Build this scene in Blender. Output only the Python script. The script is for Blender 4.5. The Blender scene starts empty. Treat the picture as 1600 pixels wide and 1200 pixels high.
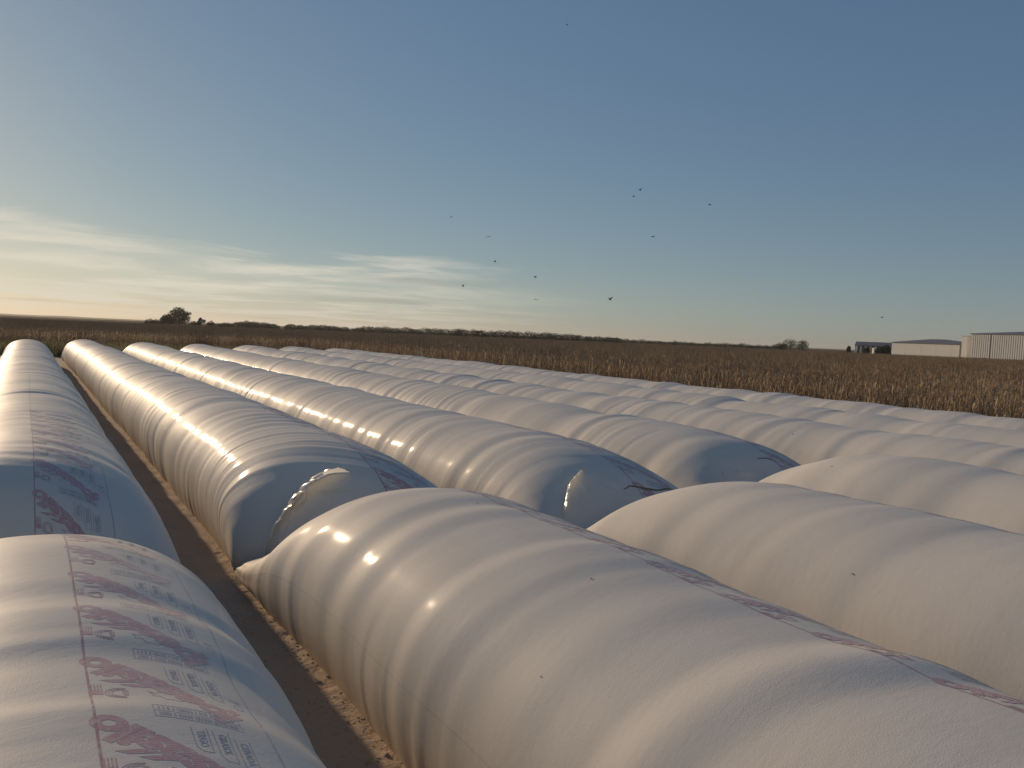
import bpy, bmesh, math, random
import numpy as np
from mathutils import Vector, Matrix

SC = bpy.context.scene
COL = SC.collection
R = math.radians
random.seed(7)
rng = np.random.default_rng(11)

# ------------------------------------------------------------------ camera
CAM_H = 3.35
cam_d = bpy.data.cameras.new("camera")
cam = bpy.data.objects.new("camera", cam_d)
COL.objects.link(cam)
SC.camera = cam
cam_d.sensor_fit = 'HORIZONTAL'
cam_d.sensor_width = 36.0
cam_d.lens = 36.0 * 1200 / 1600
cam_d.clip_start = 0.05
cam_d.clip_end = 30000
F = 1200.0


def cam_basis(vp=(40, 492.7), slope=0.0413, horc=524.0):
    p1 = np.array([-800, horc - 800 * slope - 600, F])
    p2 = np.array([800, horc + 800 * slope - 600, F])
    up = np.cross(p1, p2)
    up /= np.linalg.norm(up)
    if up[1] > 0:
        up = -up
    fy = np.array([vp[0] - 800, (horc + (vp[0] - 800) * slope) - 600, F])
    fy /= np.linalg.norm(fy)
    return np.cross(fy, up), fy, up


BX, BY, BZ = cam_basis()          # world axes written in camera (right, down, forward) terms
right = Vector((BX[0], BY[0], BZ[0]))
down = Vector((BX[1], BY[1], BZ[1]))
fwd = Vector((BX[2], BY[2], BZ[2]))
m = Matrix((right, -down, -fwd)).transposed().to_4x4()
m.translation = (0, 0, CAM_H)
cam.matrix_world = m


def ray(px, py):
    """World direction seen at a pixel of the 1600 x 1200 photograph."""
    d = right * (px - 800) + down * (py - 600) + fwd * F
    return d.normalized()


def at_dist(px, py, dist):
    d = ray(px, py)
    k = dist / math.hypot(d.x, d.y)
    return Vector((d.x * k, d.y * k, CAM_H + d.z * k))


# ------------------------------------------------------------------ world and sun
SUN_EL, SUN_AZ = 13.6, -12.2        # azimuth from +Y, positive towards +X
SUN_STRENGTH, SKY_STRENGTH = 3.35, 0.085
world = bpy.data.worlds.new("World")
SC.world = world
world.use_nodes = True
wn, wl = world.node_tree.nodes, world.node_tree.links
wn.clear()


def N(tree_nodes, kind, **kw):
    n = tree_nodes.new(kind)
    for k, v in kw.items():
        setattr(n, k, v)
    return n


wo = N(wn, 'ShaderNodeOutputWorld')
bg = N(wn, 'ShaderNodeBackground')
sky = N(wn, 'ShaderNodeTexSky', sky_type='NISHITA')
sky.sun_disc = False
sky.sun_elevation = R(SUN_EL)
sky.sun_rotation = R(SUN_AZ)
sky.altitude = 300
sky.air_density = 1.0
sky.dust_density = 0.25
sky.ozone_density = 1.0
tc = N(wn, 'ShaderNodeTexCoord')
sep = N(wn, 'ShaderNodeSeparateXYZ')
wl.new(tc.outputs['Generated'], sep.inputs[0])


def M(op, a, b=None, c=None, nodes=None, links=None, clamp=False):
    nodes = nodes or wn
    links = links or wl
    n = nodes.new('ShaderNodeMath')
    n.operation = op
    n.use_clamp = clamp
    for i, v in enumerate((a, b, c)):
        if v is None:
            continue
        if isinstance(v, (int, float)):
            n.inputs[i].default_value = v
        else:
            links.new(v, n.inputs[i])
    return n.outputs[0]


def ramp(val, stops, nodes=None, links=None, interp='EASE'):
    nodes = nodes or wn
    links = links or wl
    n = nodes.new('ShaderNodeValToRGB')
    n.color_ramp.interpolation = interp
    el = n.color_ramp.elements
    while len(el) < len(stops):
        el.new(0.5)
    for e, (p, c) in zip(el, stops):
        e.position = p
        e.color = c if isinstance(c, (tuple, list)) else (c, c, c, 1)
    links.new(val, n.inputs[0])
    return n.outputs[0]


# thin cloud sheet: direction projected on a plane overhead, so streaks narrow towards the horizon
den = M('ADD', M('MAXIMUM', sep.outputs[2], 0.0), 0.035)
cx = M('DIVIDE', sep.outputs[0], den)
cy = M('DIVIDE', sep.outputs[1], den)
comb = N(wn, 'ShaderNodeCombineXYZ')
wl.new(M('MULTIPLY', cx, 0.34), comb.inputs[0])
wl.new(M('MULTIPLY', cy, 0.42), comb.inputs[1])
n1 = N(wn, 'ShaderNodeTexNoise')
n1.inputs['Scale'].default_value = 1.1
n1.inputs['Detail'].default_value = 9
n1.inputs['Roughness'].default_value = 0.62
n1.inputs['Distortion'].default_value = 0.35
wl.new(comb.outputs[0], n1.inputs['Vector'])
# broad deck limit: a soft upper edge that wanders
n2 = N(wn, 'ShaderNodeTexNoise')
n2.inputs['Scale'].default_value = 3.0
n2.inputs['Detail'].default_value = 5
wl.new(tc.outputs['Generated'], n2.inputs['Vector'])
az = M('ARCTAN2', sep.outputs[0], sep.outputs[1])           # 0 along +Y, positive to the right
# upper edge of the deck sinks to the right of the picture
edge = M('MULTIPLY_ADD', az, -0.058, 0.112)
edge = M('ADD', edge, M('MULTIPLY', M('SUBTRACT', n2.outputs[0], 0.5), 0.05))
edge = M('ADD', edge, M('MULTIPLY', M('SUBTRACT', n1.outputs[0], 0.5), 0.09))
deck = M('MULTIPLY', M('SUBTRACT', edge, sep.outputs[2]), 60.0, clamp=True)
side = ramp(M('MULTIPLY_ADD', az, 0.5, 0.5), [(0.0, 1.0), (0.62, 1.0), (0.86, 0.0)])
streak = ramp(n1.outputs[0], [(0.40, 0.0), (0.62, 1.0)])
low = ramp(sep.outputs[2], [(0.0, 0.75), (0.04, 1.0)])
cl = M('MULTIPLY', M('MULTIPLY', M('MULTIPLY_ADD', streak, 0.72, 0.27), deck), M('MULTIPLY', side, low))
cl = M('MULTIPLY', cl, 0.85)
# darker undersides: a second look at the same sheet
n3 = N(wn, 'ShaderNodeTexNoise')
n3.inputs['Scale'].default_value = 0.55
n3.inputs['Detail'].default_value = 5
mp3 = N(wn, 'ShaderNodeMapping')
mp3.inputs['Location'].default_value = (3.1, 7.7, 0)
wl.new(comb.outputs[0], mp3.inputs[0])
wl.new(mp3.outputs[0], n3.inputs['Vector'])
dark = ramp(n3.outputs[0], [(0.55, 0.0), (0.68, 1.0)])
ccol = N(wn, 'ShaderNodeMix', data_type='RGBA')
ccol.inputs[6].default_value = (8.5, 8.0, 6.7, 1)
ccol.inputs[7].default_value = (4.9, 4.7, 3.9, 1)
wl.new(dark, ccol.inputs[0])
mixc = N(wn, 'ShaderNodeMix', data_type='RGBA')
wl.new(cl, mixc.inputs[0])
# the camera's soft response to the sky: a power curve and a gain for each channel
ssep = N(wn, 'ShaderNodeSeparateColor')
scomb = N(wn, 'ShaderNodeCombineColor')
wl.new(sky.outputs[0], ssep.inputs[0])
for ci, (g_, k_) in enumerate(((0.727, 0.0753), (0.647, 0.0990), (0.475, 0.1545))):
    wl.new(M('MULTIPLY', M('POWER', ssep.outputs[ci], g_), k_ / SKY_STRENGTH), scomb.inputs[ci])
wl.new(scomb.outputs[0], mixc.inputs[6])

wl.new(ccol.outputs[2], mixc.inputs[7])
wl.new(mixc.outputs[2], bg.inputs['Color'])
bg.inputs['Strength'].default_value = SKY_STRENGTH
wl.new(bg.outputs[0], wo.inputs[0])

sd = bpy.data.lights.new("sun", 'SUN')
sd.energy = SUN_STRENGTH
sd.angle = R(0.55)
sd.color = (1.0, 0.745, 0.49)
sun = bpy.data.objects.new("sun", sd)
COL.objects.link(sun)
sdir = Vector((math.sin(R(SUN_AZ)) * math.cos(R(SUN_EL)), math.cos(R(SUN_AZ)) * math.cos(R(SUN_EL)), math.sin(R(SUN_EL))))
sun.rotation_euler = sdir.to_track_quat('Z', 'Y').to_euler()
sun.location = sdir * 50

vs = SC.view_settings
vs.view_transform = 'Standard'
vs.look = 'None'
vs.exposure = 0.0
vs.gamma = 1.0
vs.use_curve_mapping = False
SC.cycles.use_denoising = True
SC.cycles.volume_bounces = 0
SC.cycles.max_bounces = 6
SC.cycles.transparent_max_bounces = 6
SC.cycles.volume_step_rate = 1.0


# ------------------------------------------------------------------ helpers
def tag(o, label=None, cat=None, group=None, kind=None):
    if label:
        o['label'] = label
    if cat:
        o['category'] = cat
    if group:
        o['group'] = group
    if kind:
        o['kind'] = kind
    return o


def link(o, parent=None):
    COL.objects.link(o)
    if parent is not None:
        o.parent = parent
    return o


def mesh_obj(name, verts, faces, mat, parent=None, smooth=False):
    me = bpy.data.meshes.new(name)
    me.from_pydata([tuple(v) for v in verts], [], faces)
    if smooth:
        me.polygons.foreach_set('use_smooth', [True] * len(me.polygons))
    if mat:
        me.materials.append(mat)
    me.update()
    return link(bpy.data.objects.new(name, me), parent)


def empty(name, loc=(0, 0, 0), rz=0.0):
    o = bpy.data.objects.new(name, None)
    o.empty_display_size = 0.3
    o.location = loc
    o.rotation_euler = (0, 0, rz)
    return link(o)


def grid_mesh(name, P, mat, parent=None, smooth=True, attrs=None):
    """P: (rows, cols, 3) array -> quad mesh."""
    r, c = P.shape[:2]
    v = P.reshape(-1, 3)
    idx = np.arange(r * c).reshape(r, c)
    q = np.stack([idx[:-1, :-1], idx[:-1, 1:], idx[1:, 1:], idx[1:, :-1]], axis=-1).reshape(-1, 4)
    me = bpy.data.meshes.new(name)
    me.vertices.add(len(v))
    me.vertices.foreach_set('co', v.astype(np.float32).ravel())
    me.loops.add(q.size)
    me.loops.foreach_set('vertex_index', q.astype(np.int32).ravel())
    me.polygons.add(len(q))
    me.polygons.foreach_set('loop_start', np.arange(0, q.size, 4, dtype=np.int32))
    me.polygons.foreach_set('use_smooth', np.full(len(q), smooth))
    if attrs:
        for an, arr in attrs.items():
            at = me.attributes.new(an, 'FLOAT', 'POINT')
            at.data.foreach_set('value', arr.astype(np.float32).ravel())
    me.update(calc_edges=True)
    me.validate()
    if mat:
        me.materials.append(mat)
    return link(bpy.data.objects.new(name, me), parent)


class MB:
    """Collects boxes and prisms into one mesh."""
    def __init__(self):
        self.v, self.f = [], []

    def box(self, x0, x1, y0, y1, z0, z1):
        b = len(self.v)
        self.v += [(x, y, z) for z in (z0, z1) for y in (y0, y1) for x in (x0, x1)]
        for f in ((0, 2, 3, 1), (4, 5, 7, 6), (0, 1, 5, 4), (2, 6, 7, 3), (0, 4, 6, 2), (1, 3, 7, 5)):
            self.f.append(tuple(b + i for i in f))
        return self

    def poly(self, pts):
        b = len(self.v)
        self.v += [tuple(p) for p in pts]
        self.f.append(tuple(range(b, b + len(pts))))
        return self

    def prism(self, prof, y0, y1):
        """prof: list of (x, z), extruded along y."""
        n = len(prof)
        b = len(self.v)
        self.v += [(x, y0, z) for x, z in prof] + [(x, y1, z) for x, z in prof]
        self.f.append(tuple(b + i for i in range(n))[::-1])
        self.f.append(tuple(b + n + i for i in range(n)))
        for i in range(n):
            j = (i + 1) % n
            self.f.append((b + i, b + j, b + n + j, b + n + i))
        return self

    def tube(self, p0, p1, r0, r1, n=7):
        p0, p1 = Vector(p0), Vector(p1)
        d = (p1 - p0).normalized()
        a = d.orthogonal().normalized()
        c = d.cross(a)
        b = len(self.v)
        for p, r in ((p0, r0), (p1, r1)):
            for i in range(n):
                t = 2 * math.pi * i / n
                self.v.append(tuple(p + a * (r * math.cos(t)) + c * (r * math.sin(t))))
        for i in range(n):
            j = (i + 1) % n
            self.f.append((b + i, b + j, b + n + j, b + n + i))
        return self

    def build(self, name, mat, parent=None, smooth=False):
        return mesh_obj(name, self.v, self.f, mat, parent, smooth)


# ------------------------------------------------------------------ materials
def new_mat(name):
    m_ = bpy.data.materials.new(name)
    m_.use_nodes = True
    nt = m_.node_tree
    p = nt.nodes['Principled BSDF']
    return m_, nt, p


def tex_noise(nt, scale, detail=4, rough=0.5, vec=None, dist=0.0):
    n = nt.nodes.new('ShaderNodeTexNoise')
    n.inputs['Scale'].default_value = scale
    n.inputs['Detail'].default_value = detail
    n.inputs['Roughness'].default_value = rough
    n.inputs['Distortion'].default_value = dist
    if vec is not None:
        nt.links.new(vec, n.inputs['Vector'])
    return n.outputs[0]


def pos(nt):
    g = nt.nodes.new('ShaderNodeNewGeometry')
    return g.outputs['Position']


def mapping(nt, vec, scale=(1, 1, 1), loc=(0, 0, 0), rot=(0, 0, 0)):
    n = nt.nodes.new('ShaderNodeMapping')
    n.inputs['Scale'].default_value = scale
    n.inputs['Location'].default_value = loc
    n.inputs['Rotation'].default_value = rot
    nt.links.new(vec, n.inputs[0])
    return n.outputs[0]


def mixrgb(nt, fac, a, b, blend='MIX'):
    n = nt.nodes.new('ShaderNodeMix')
    n.data_type = 'RGBA'
    n.blend_type = blend
    for i, v in ((0, fac), (6, a), (7, b)):
        if isinstance(v, (int, float)):
            n.inputs[i].default_value = v
        elif isinstance(v, tuple):
            n.inputs[i].default_value = v if len(v) == 4 else v + (1,)
        else:
            nt.links.new(v, n.inputs[i])
    return n.outputs[2]


def bump(nt, h, strength, dist, normal=None):
    b = nt.nodes.new('ShaderNodeBump')
    b.inputs['Strength'].default_value = strength
    b.inputs['Distance'].default_value = dist
    nt.links.new(h, b.inputs['Height'])
    if normal is not None:
        nt.links.new(normal, b.inputs['Normal'])
    return b.outputs[0]


def mm(nt, op, a, b=None, c=None, clamp=False):
    return M(op, a, b, c, nt.nodes, nt.links, clamp)


def simple_mat(name, col, rough=0.6, var=0.25, scale=6.0, metallic=0.0, spec=None, bmp=0.0):
    m_, nt, p = new_mat(name)
    n = tex_noise(nt, scale, 5, 0.6, pos(nt))
    c2 = tuple(c * (1 - var) for c in col)
    c1 = tuple(min(1, c * (1 + var)) for c in col)
    nt.links.new(mixrgb(nt, n, c2, c1), p.inputs['Base Color'])
    p.inputs['Roughness'].default_value = rough
    p.inputs['Metallic'].default_value = metallic
    if spec is not None:
        p.inputs['Specular IOR Level'].default_value = spec
    if bmp:
        nt.links.new(bump(nt, n, bmp, 0.05), p.inputs['Normal'])
    return m_


# white polyethylene film, a little dusty low down, dew beads on the cold crest
film, nt, p = new_mat("white_film")
P_ = pos(nt)
sx = nt.nodes.new('ShaderNodeSeparateXYZ')
nt.links.new(P_, sx.inputs[0])
mott = tex_noise(nt, 1.7, 5, 0.6, P_)
base = mixrgb(nt, mott, (0.615, 0.57, 0.495), (0.695, 0.65, 0.57))
dn = tex_noise(nt, 5.0, 6, 0.65, mapping(nt, P_, (1, 0.35, 1)))
dustf = mm(nt, 'MULTIPLY', ramp(mm(nt, 'ADD', sx.outputs[2], mm(nt, 'MULTIPLY', dn, 0.5)),
                                [(0.20, 1.0), (1.0, 0.0)], nt.nodes, nt.links), 0.62)
base = mixrgb(nt, dustf, base, (0.50, 0.36, 0.24))
# runs of dust across the film
st = tex_noise(nt, 3.0, 7, 0.7, mapping(nt, P_, (1.2, 6.0, 1.2)))
base = mixrgb(nt, mm(nt, 'MULTIPLY', ramp(st, [(0.5, 0.0), (0.8, 1.0)], nt.nodes, nt.links), 0.18), base, (0.46, 0.40, 0.33))
# fine specks of dirt
sp = tex_noise(nt, 55.0, 2, 0.5, P_)
base = mixrgb(nt, mm(nt, 'MULTIPLY', ramp(sp, [(0.70, 0.0), (0.76, 1.0)], nt.nodes, nt.links), 0.25), base, (0.25, 0.2, 0.15))
nt.links.new(base, p.inputs['Base Color'])
dew = tex_noise(nt, 110.0, 2, 0.5, P_)
dewmask = ramp(tex_noise(nt, 1.1, 4, 0.6, P_), [(0.38, 0.25), (0.60, 1.0)], nt.nodes, nt.links)
dewh = mm(nt, 'MULTIPLY', ramp(dew, [(0.45, 0.0), (0.65, 1.0)], nt.nodes, nt.links), dewmask)
rn = mm(nt, 'MULTIPLY_ADD', mott, 0.10, 0.54)
nt.links.new(rn, p.inputs['Roughness'])
p.inputs['Specular IOR Level'].default_value = 0.06
p.inputs['Coat Weight'].default_value = 0.07
p.inputs['Coat Roughness'].default_value = 0.17
crinkle = tex_noise(nt, 9.0, 6, 0.65, mapping(nt, P_, (0.7, 1.6, 0.7)))
nb = bump(nt, crinkle, 0.10, 0.02)
nb = bump(nt, dewh, 0.14, 0.003, nb)
nt.links.new(nb, p.inputs['Normal'])


flap_mat, nt, p = new_mat("loose_white_film")
p.inputs['Base Color'].default_value = (0.80, 0.77, 0.71, 1)
p.inputs['Roughness'].default_value = 0.25
trn = nt.nodes.new('ShaderNodeBsdfTranslucent')
trn.inputs[0].default_value = (0.90, 0.87, 0.80, 1)
mx = nt.nodes.new('ShaderNodeMixShader')
mx.inputs[0].default_value = 0.5
nt.links.new(p.outputs[0], mx.inputs[1])
nt.links.new(trn.outputs[0], mx.inputs[2])
nt.links.new(mx.outputs[0], nt.nodes['Material Output'].inputs[0])


def ink(name, col, stripes=False):
    m_, nt, p = new_mat(name)
    P_ = pos(nt)
    n = tex_noise(nt, 26.0, 5, 0.7, P_)
    paper = (0.635, 0.59, 0.52)
    f = ramp(n, [(0.30, 0.35), (0.55, 0.85)], nt.nodes, nt.links)
    if stripes:
        w = nt.nodes.new('ShaderNodeTexWave')
        w.bands_direction = 'Y'
        w.inputs['Scale'].default_value = 22
        w.inputs['Distortion'].default_value = 0.4
        nt.links.new(P_, w.inputs['Vector'])
        f = mm(nt, 'MULTIPLY', f, mm(nt, 'MULTIPLY_ADD', w.outputs['Fac'], 0.45, 0.62), clamp=True)
    nt.links.new(mixrgb(nt, f, paper, col), p.inputs['Base Color'])
    p.inputs['Roughness'].default_value = 0.33
    dew = tex_noise(nt, 110.0, 2, 0.5, P_)
    nt.links.new(bump(nt, dew, 0.2, 0.004), p.inputs['Normal'])
    return m_


ink_red = ink("faded_red_ink", (0.46, 0.185, 0.195), True)
ink_line = ink("red_rule_ink", (0.36, 0.14, 0.15))
ink_dark = ink("violet_grey_ink", (0.30, 0.26, 0.31))
seam_mat = simple_mat("seam_grey", (0.46, 0.43, 0.39), 0.5, 0.15, 3)  # plain grey of the thin seam line on the film

dirt, nt, p = new_mat("packed_dirt")
P_ = pos(nt)
a = tex_noise(nt, 1.1, 6, 0.6, P_)
b = tex_noise(nt, 14.0, 6, 0.7, P_)
c = mixrgb(nt, a, (0.40, 0.305, 0.215), (0.53, 0.42, 0.305))
c = mixrgb(nt, mm(nt, 'MULTIPLY', b, 0.6), c, (0.34, 0.25, 0.17))
v = nt.nodes.new('ShaderNodeTexVoronoi')
v.inputs['Scale'].default_value = 24
nt.links.new(P_, v.inputs['Vector'])
c = mixrgb(nt, ramp(v.outputs['Distance'], [(0.05, 0.16), (0.16, 0.0)], nt.nodes, nt.links), c, (0.52, 0.40, 0.28))
nt.links.new(c, p.inputs['Base Color'])
p.inputs['Roughness'].default_value = 0.95
p.inputs['Specular IOR Level'].default_value = 0.15
hb = mm(nt, 'ADD', mm(nt, 'MULTIPLY', b, 0.6), mm(nt, 'MULTIPLY', v.outputs['Distance'], 0.35))
nt.links.new(bump(nt, hb, 0.4, 0.03), p.inputs['Normal'])

plain, nt, p = new_mat("dry_field_ground")
P_ = pos(nt)
a = tex_noise(nt, 0.012, 6, 0.6, mapping(nt, P_, (1, 0.4, 1), rot=(0, 0, 0.5)))
b = tex_noise(nt, 0.6, 5, 0.7, P_)
c = mixrgb(nt, a, (0.13, 0.085, 0.052), (0.20, 0.145, 0.088))
c = mixrgb(nt, mm(nt, 'MULTIPLY', b, 0.5), c, (0.09, 0.06, 0.04))
nt.links.new(c, p.inputs['Base Color'])
p.inputs['Roughness'].default_value = 1.0
p.inputs['Specular IOR Level'].default_value = 0.0


def leafy(name, c1, c2, rough=0.7, trans=0.25, scale=0.0):
    m_, nt, p = new_mat(name)
    oi = nt.nodes.new('ShaderNodeObjectInfo')
    n = tex_noise(nt, 2.3 if not scale else scale, 3, 0.6, pos(nt))
    f = mm(nt, 'MULTIPLY_ADD', oi.outputs['Random'], 0.45, mm(nt, 'MULTIPLY', n, 0.6), clamp=True)
    col = mixrgb(nt, ramp(f, [(0.2, 0.0), (0.8, 1.0)], nt.nodes, nt.links), c1, c2)
    nt.links.new(col, p.inputs['Base Color'])
    p.inputs['Roughness'].default_value = rough
    p.inputs['Specular IOR Level'].default_value = 0.2
    if trans:
        tr = nt.nodes.new('ShaderNodeBsdfTranslucent')
        nt.links.new(col, tr.inputs[0])
        mx = nt.nodes.new('ShaderNodeMixShader')
        mx.inputs[0].default_value = trans
        nt.links.new(p.outputs[0], mx.inputs[1])
        nt.links.new(tr.outputs[0], mx.inputs[2])
        nt.links.new(mx.outputs[0], nt.nodes['Material Output'].inputs[0])
    return m_


corn_leaf = leafy("dry_maize_leaf", (0.19, 0.122, 0.076), (0.60, 0.45, 0.28), trans=0.3, scale=4.0)
corn_stalk = leafy("dry_maize_stalk", (0.19, 0.13, 0.082), (0.36, 0.26, 0.16), trans=0, scale=4.0)
tree_leaf = leafy("dark_tree_leaf", (0.028, 0.032, 0.014), (0.065, 0.068, 0.030), trans=0.15, scale=0.5)
weed_leaf = leafy("pale_weed_leaf", (0.14, 0.125, 0.06), (0.34, 0.29, 0.16), trans=0.3, scale=0.8)
bark = simple_mat("bark", (0.10, 0.075, 0.055), 0.95, 0.3, 3)
straw = leafy("straw", (0.26, 0.18, 0.10), (0.45, 0.34, 0.20), trans=0.0)
wall_white = simple_mat("painted_sheet_wall", (0.68, 0.66, 0.61), 0.6, 0.05, 0.4)
wall_rib = simple_mat("ribbed_sheet_wall", (0.46, 0.43, 0.39), 0.55, 0.08, 0.7)
joint_dark = simple_mat("dark_joint", (0.13, 0.12, 0.11), 0.7, 0.1, 2)
roof_grey = simple_mat("grey_roof_sheet", (0.17, 0.165, 0.17), 0.55, 0.12, 0.6)
roof_light = simple_mat("pale_roof_sheet", (0.5, 0.5, 0.48), 0.5, 0.1, 0.6)
bug_black = simple_mat("black_insect_shell", (0.02, 0.018, 0.015), 0.4, 0.2, 200)
bird_dark = simple_mat("dark_feathers", (0.02, 0.02, 0.022), 0.8, 0.2, 20)
bird_grey = simple_mat("grey_feathers", (0.13, 0.125, 0.11), 0.8, 0.2, 20)
olive = simple_mat("olive_brown_film", (0.19, 0.155, 0.075), 0.6, 0.25, 30)

# ------------------------------------------------------------------ silo bag surface
_tab = rng.uniform(-1, 1, 4096)


def n1d(x, seed):
    x = np.asarray(x, float) + seed * 37.17
    i = np.floor(x).astype(int)
    f = x - i
    f = f * f * (3 - 2 * f)
    return _tab[i % 4096] * (1 - f) + _tab[(i + 1) % 4096] * f


def n2d(x, y, seed):
    y = np.asarray(y, float)
    j = np.floor(y).astype(int)
    f = y - j
    f = f * f * (3 - 2 * f)
    x = np.asarray(x, float) + seed * 37.17
    i = np.floor(x).astype(int)
    g = x - i
    g = g * g * (3 - 2 * g)

    def h(ii, jj):
        return _tab[(ii * 131 + jj * 719) % 4096]
    return (h(i, j) * (1 - g) + h(i + 1, j) * g) * (1 - f) + (h(i, j + 1) * (1 - g) + h(i + 1, j + 1) * g) * f


A_HALF, BAG_H, C0, UNDER = 1.30, 1.75, 0.40, 28.0
PROF_A = ([0, .10, .30, .6, .9, 1.3, 1.8, 2.3, 2.8], [.0, .15, .36, .57, .72, .85, .94, .985, 1.0])
PROF_B = ([0, .10, .5, 1.0, 1.5, 2.1, 2.9, 3.7], [.03, .13, .23, .34, .53, .80, .96, 1.0])


def smooth_prof(t, prof):
    xs, ys = np.array(prof[0], float), np.array(prof[1], float)
    # monotone cubic (Fritsch-Carlson)
    h = np.diff(xs)
    dl = np.diff(ys) / h
    mslope = np.zeros_like(xs)
    mslope[1:-1] = np.where(dl[1:] * dl[:-1] > 0, 2 * dl[1:] * dl[:-1] / (dl[1:] + dl[:-1] + 1e-12), 0)
    mslope[0] = dl[0]
    t = np.clip(t, 0, xs[-1])
    i = np.clip(np.searchsorted(xs, t) - 1, 0, len(xs) - 2)
    u = (t - xs[i]) / h[i]
    return (ys[i] * (2 * u**3 - 3 * u**2 + 1) + ys[i + 1] * (-2 * u**3 + 3 * u**2)
            + mslope[i] * h[i] * (u**3 - 2 * u**2 + u) + mslope[i + 1] * h[i] * (u**3 - u**2))


_th = np.radians(np.linspace(90, -UNDER, 400))


def _section(th):
    s = np.sin(th)
    x = A_HALF * np.abs(np.cos(th))**0.92
    z = np.where(s > 0, C0 * BAG_H + (1 - C0) * BAG_H * np.clip(s, 0, 1)**1.0,
                 C0 * BAG_H * (1 - (-s / math.sin(R(UNDER)))**1.0))
    return x, z


_sx, _sz = _section(_th)
_arc = np.concatenate([[0], np.cumsum(np.hypot(np.diff(_sx), np.diff(_sz)))])
HALF_ARC = float(_arc[-1])


class Bag:
    def __init__(self, k, x, y0, y1, p0, p1, seed, big=0.035, mid=0.012, fine=0.0035, hs=1.0, woff=0.0, skew=0.45):
        self.skew = skew
        self.k, self.x, self.y0, self.y1, self.p0, self.p1 = k, x, y0, y1, p0, p1
        self.seed, self.big, self.mid, self.fine, self.hs, self.woff = seed, big, mid, fine, hs, woff

    def surf(self, Y, w, off=0.0):
        Y = np.asarray(Y, float)
        w = np.asarray(w, float)
        Y, w = np.broadcast_arrays(Y, w)
        f = np.ones_like(Y)
        th = np.interp(np.abs(w), _arc, _th)
        x, z = _section(th)
        xo = np.sign(w) * x
        t0 = np.maximum(Y - self.y0, 0)
        t1 = np.maximum(self.y1 - Y, 0)
        # the ends are cut a little skew
        sk0 = self.skew * xo * np.clip(1 - t0 / 5.0, 0, 1)
        sk1 = -self.skew * xo * np.clip(1 - t1 / 5.0, 0, 1)
        if self.p0:
            f = np.minimum(f, smooth_prof(t0, self.p0))
        if self.p1:
            f = np.minimum(f, smooth_prof(t1, self.p1))
        f = np.clip(f, 0.0, 1)
        sgn = np.sign(w)
        bulge = 1 + 0.05 * np.sin(np.pi * np.clip(f, 0, 1))
        gx = bulge * (1 - (0.10 if self.p0 is None else 0.28) * (1 - np.clip(f / 0.35, 0, 1))**2)
        tr = np.minimum(t0 if self.p0 else 99, t1 if self.p1 else 99)
        endw = np.clip(1 - tr / 2.2, 0, 1)
        Ys = Y + 0.22 * w + 0.10 * n2d(Y * 0.7, w * 0.8, self.seed + 3)
        sh = 0.55 + 0.45 * n2d(Y * 0.45, w * 0.7, self.seed + 5)
        s = self.seed
        far = np.clip((Y - 6) / 26, 0, 1)
        low = np.clip((np.abs(w) - HALF_ARC * 0.50) / (HALF_ARC * 0.3), 0, 1)
        body = (self.big * n1d(Ys / 0.85, s) * (0.75 + 0.25 * sh)
                + self.mid * (1 - 0.75 * low) * (n1d(Ys / 0.31, s + 1)) * (0.45 + 0.55 * sh)
                + self.fine * n1d(Ys / 0.135 + 0.3 * n2d(Y * 2, w * 1.5, s + 9), s + 2) * np.clip(0.2 + 0.9 * n2d(Y * 0.6, w * 1.1, s + 6), 0, 1) * (1 + 1.2 * far)
                + 0.010 * n2d(Y * 0.9, w * 1.6, s + 7))
        body = body + low * 0.004 * n1d(Ys / 0.075, s + 12) * np.clip(n1d(Y / 1.7, s + 4) + 0.2, 0, 1)
        pleat = endw**1.5 * (0.030 * n1d(w * 4.2 + 0.6 * n1d(Y * 1.3, s), s + 8) + 0.010 * n1d(w * 12 + Y * 1.2, s + 10))
        d = body * (1 - 0.75 * endw) + pleat + off
        rad_x = np.cos(th) * sgn
        rad_z = np.sin(th)
        hvar = 1 + 0.022 * n1d(Y / 5.0, s + 20)
        X = self.x + sgn * x * gx + d * rad_x + 0.05 * n1d(Y / 9.0, s + 21)
        Z = z * f * self.hs * hvar + d * np.maximum(rad_z, 0.0) * np.clip(f * 4, 0.15, 1)
        # the end curls in at its corners
        corner = (np.abs(w) / HALF_ARC)**3 * 0.35
        endc = np.clip(1 - tr / 0.8, 0, 1)**2
        dY = np.where(t0 < t1, 1, -1) * corner * endc
        if self.p0:
            dY = dY - sk0
        if self.p1 and self.y1 < 20:
            dY = dY + sk1
        ground = np.clip(Z, 0.0, None)
        return np.stack([X, Y + dY, ground + 0.004 * (f <= 0.03)], axis=-1)


def on_film(b, Y, w, off):
    """Point on the built facets of the film, lifted by off along the normal."""
    Y, w = np.broadcast_arrays(np.asarray(Y, float), np.asarray(w, float))
    i = np.clip(np.searchsorted(b.ys, Y) - 1, 0, len(b.ys) - 2)
    f = (Y - b.ys[i]) / (b.ys[i + 1] - b.ys[i])
    j = np.clip(np.searchsorted(b.ws, w) - 1, 0, len(b.ws) - 2)
    g = (w - b.ws[j]) / (b.ws[j + 1] - b.ws[j])

    def lerp(A):
        f_, g_ = f[..., None], g[..., None]
        return (A[i, j] * (1 - g_) + A[i, j + 1] * g_) * (1 - f_) + (A[i + 1, j] * (1 - g_) + A[i + 1, j + 1] * g_) * f_
    return lerp(b.P) + lerp(b.Nn) * (np.asarray(off)[..., None] if np.ndim(off) else off)


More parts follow.
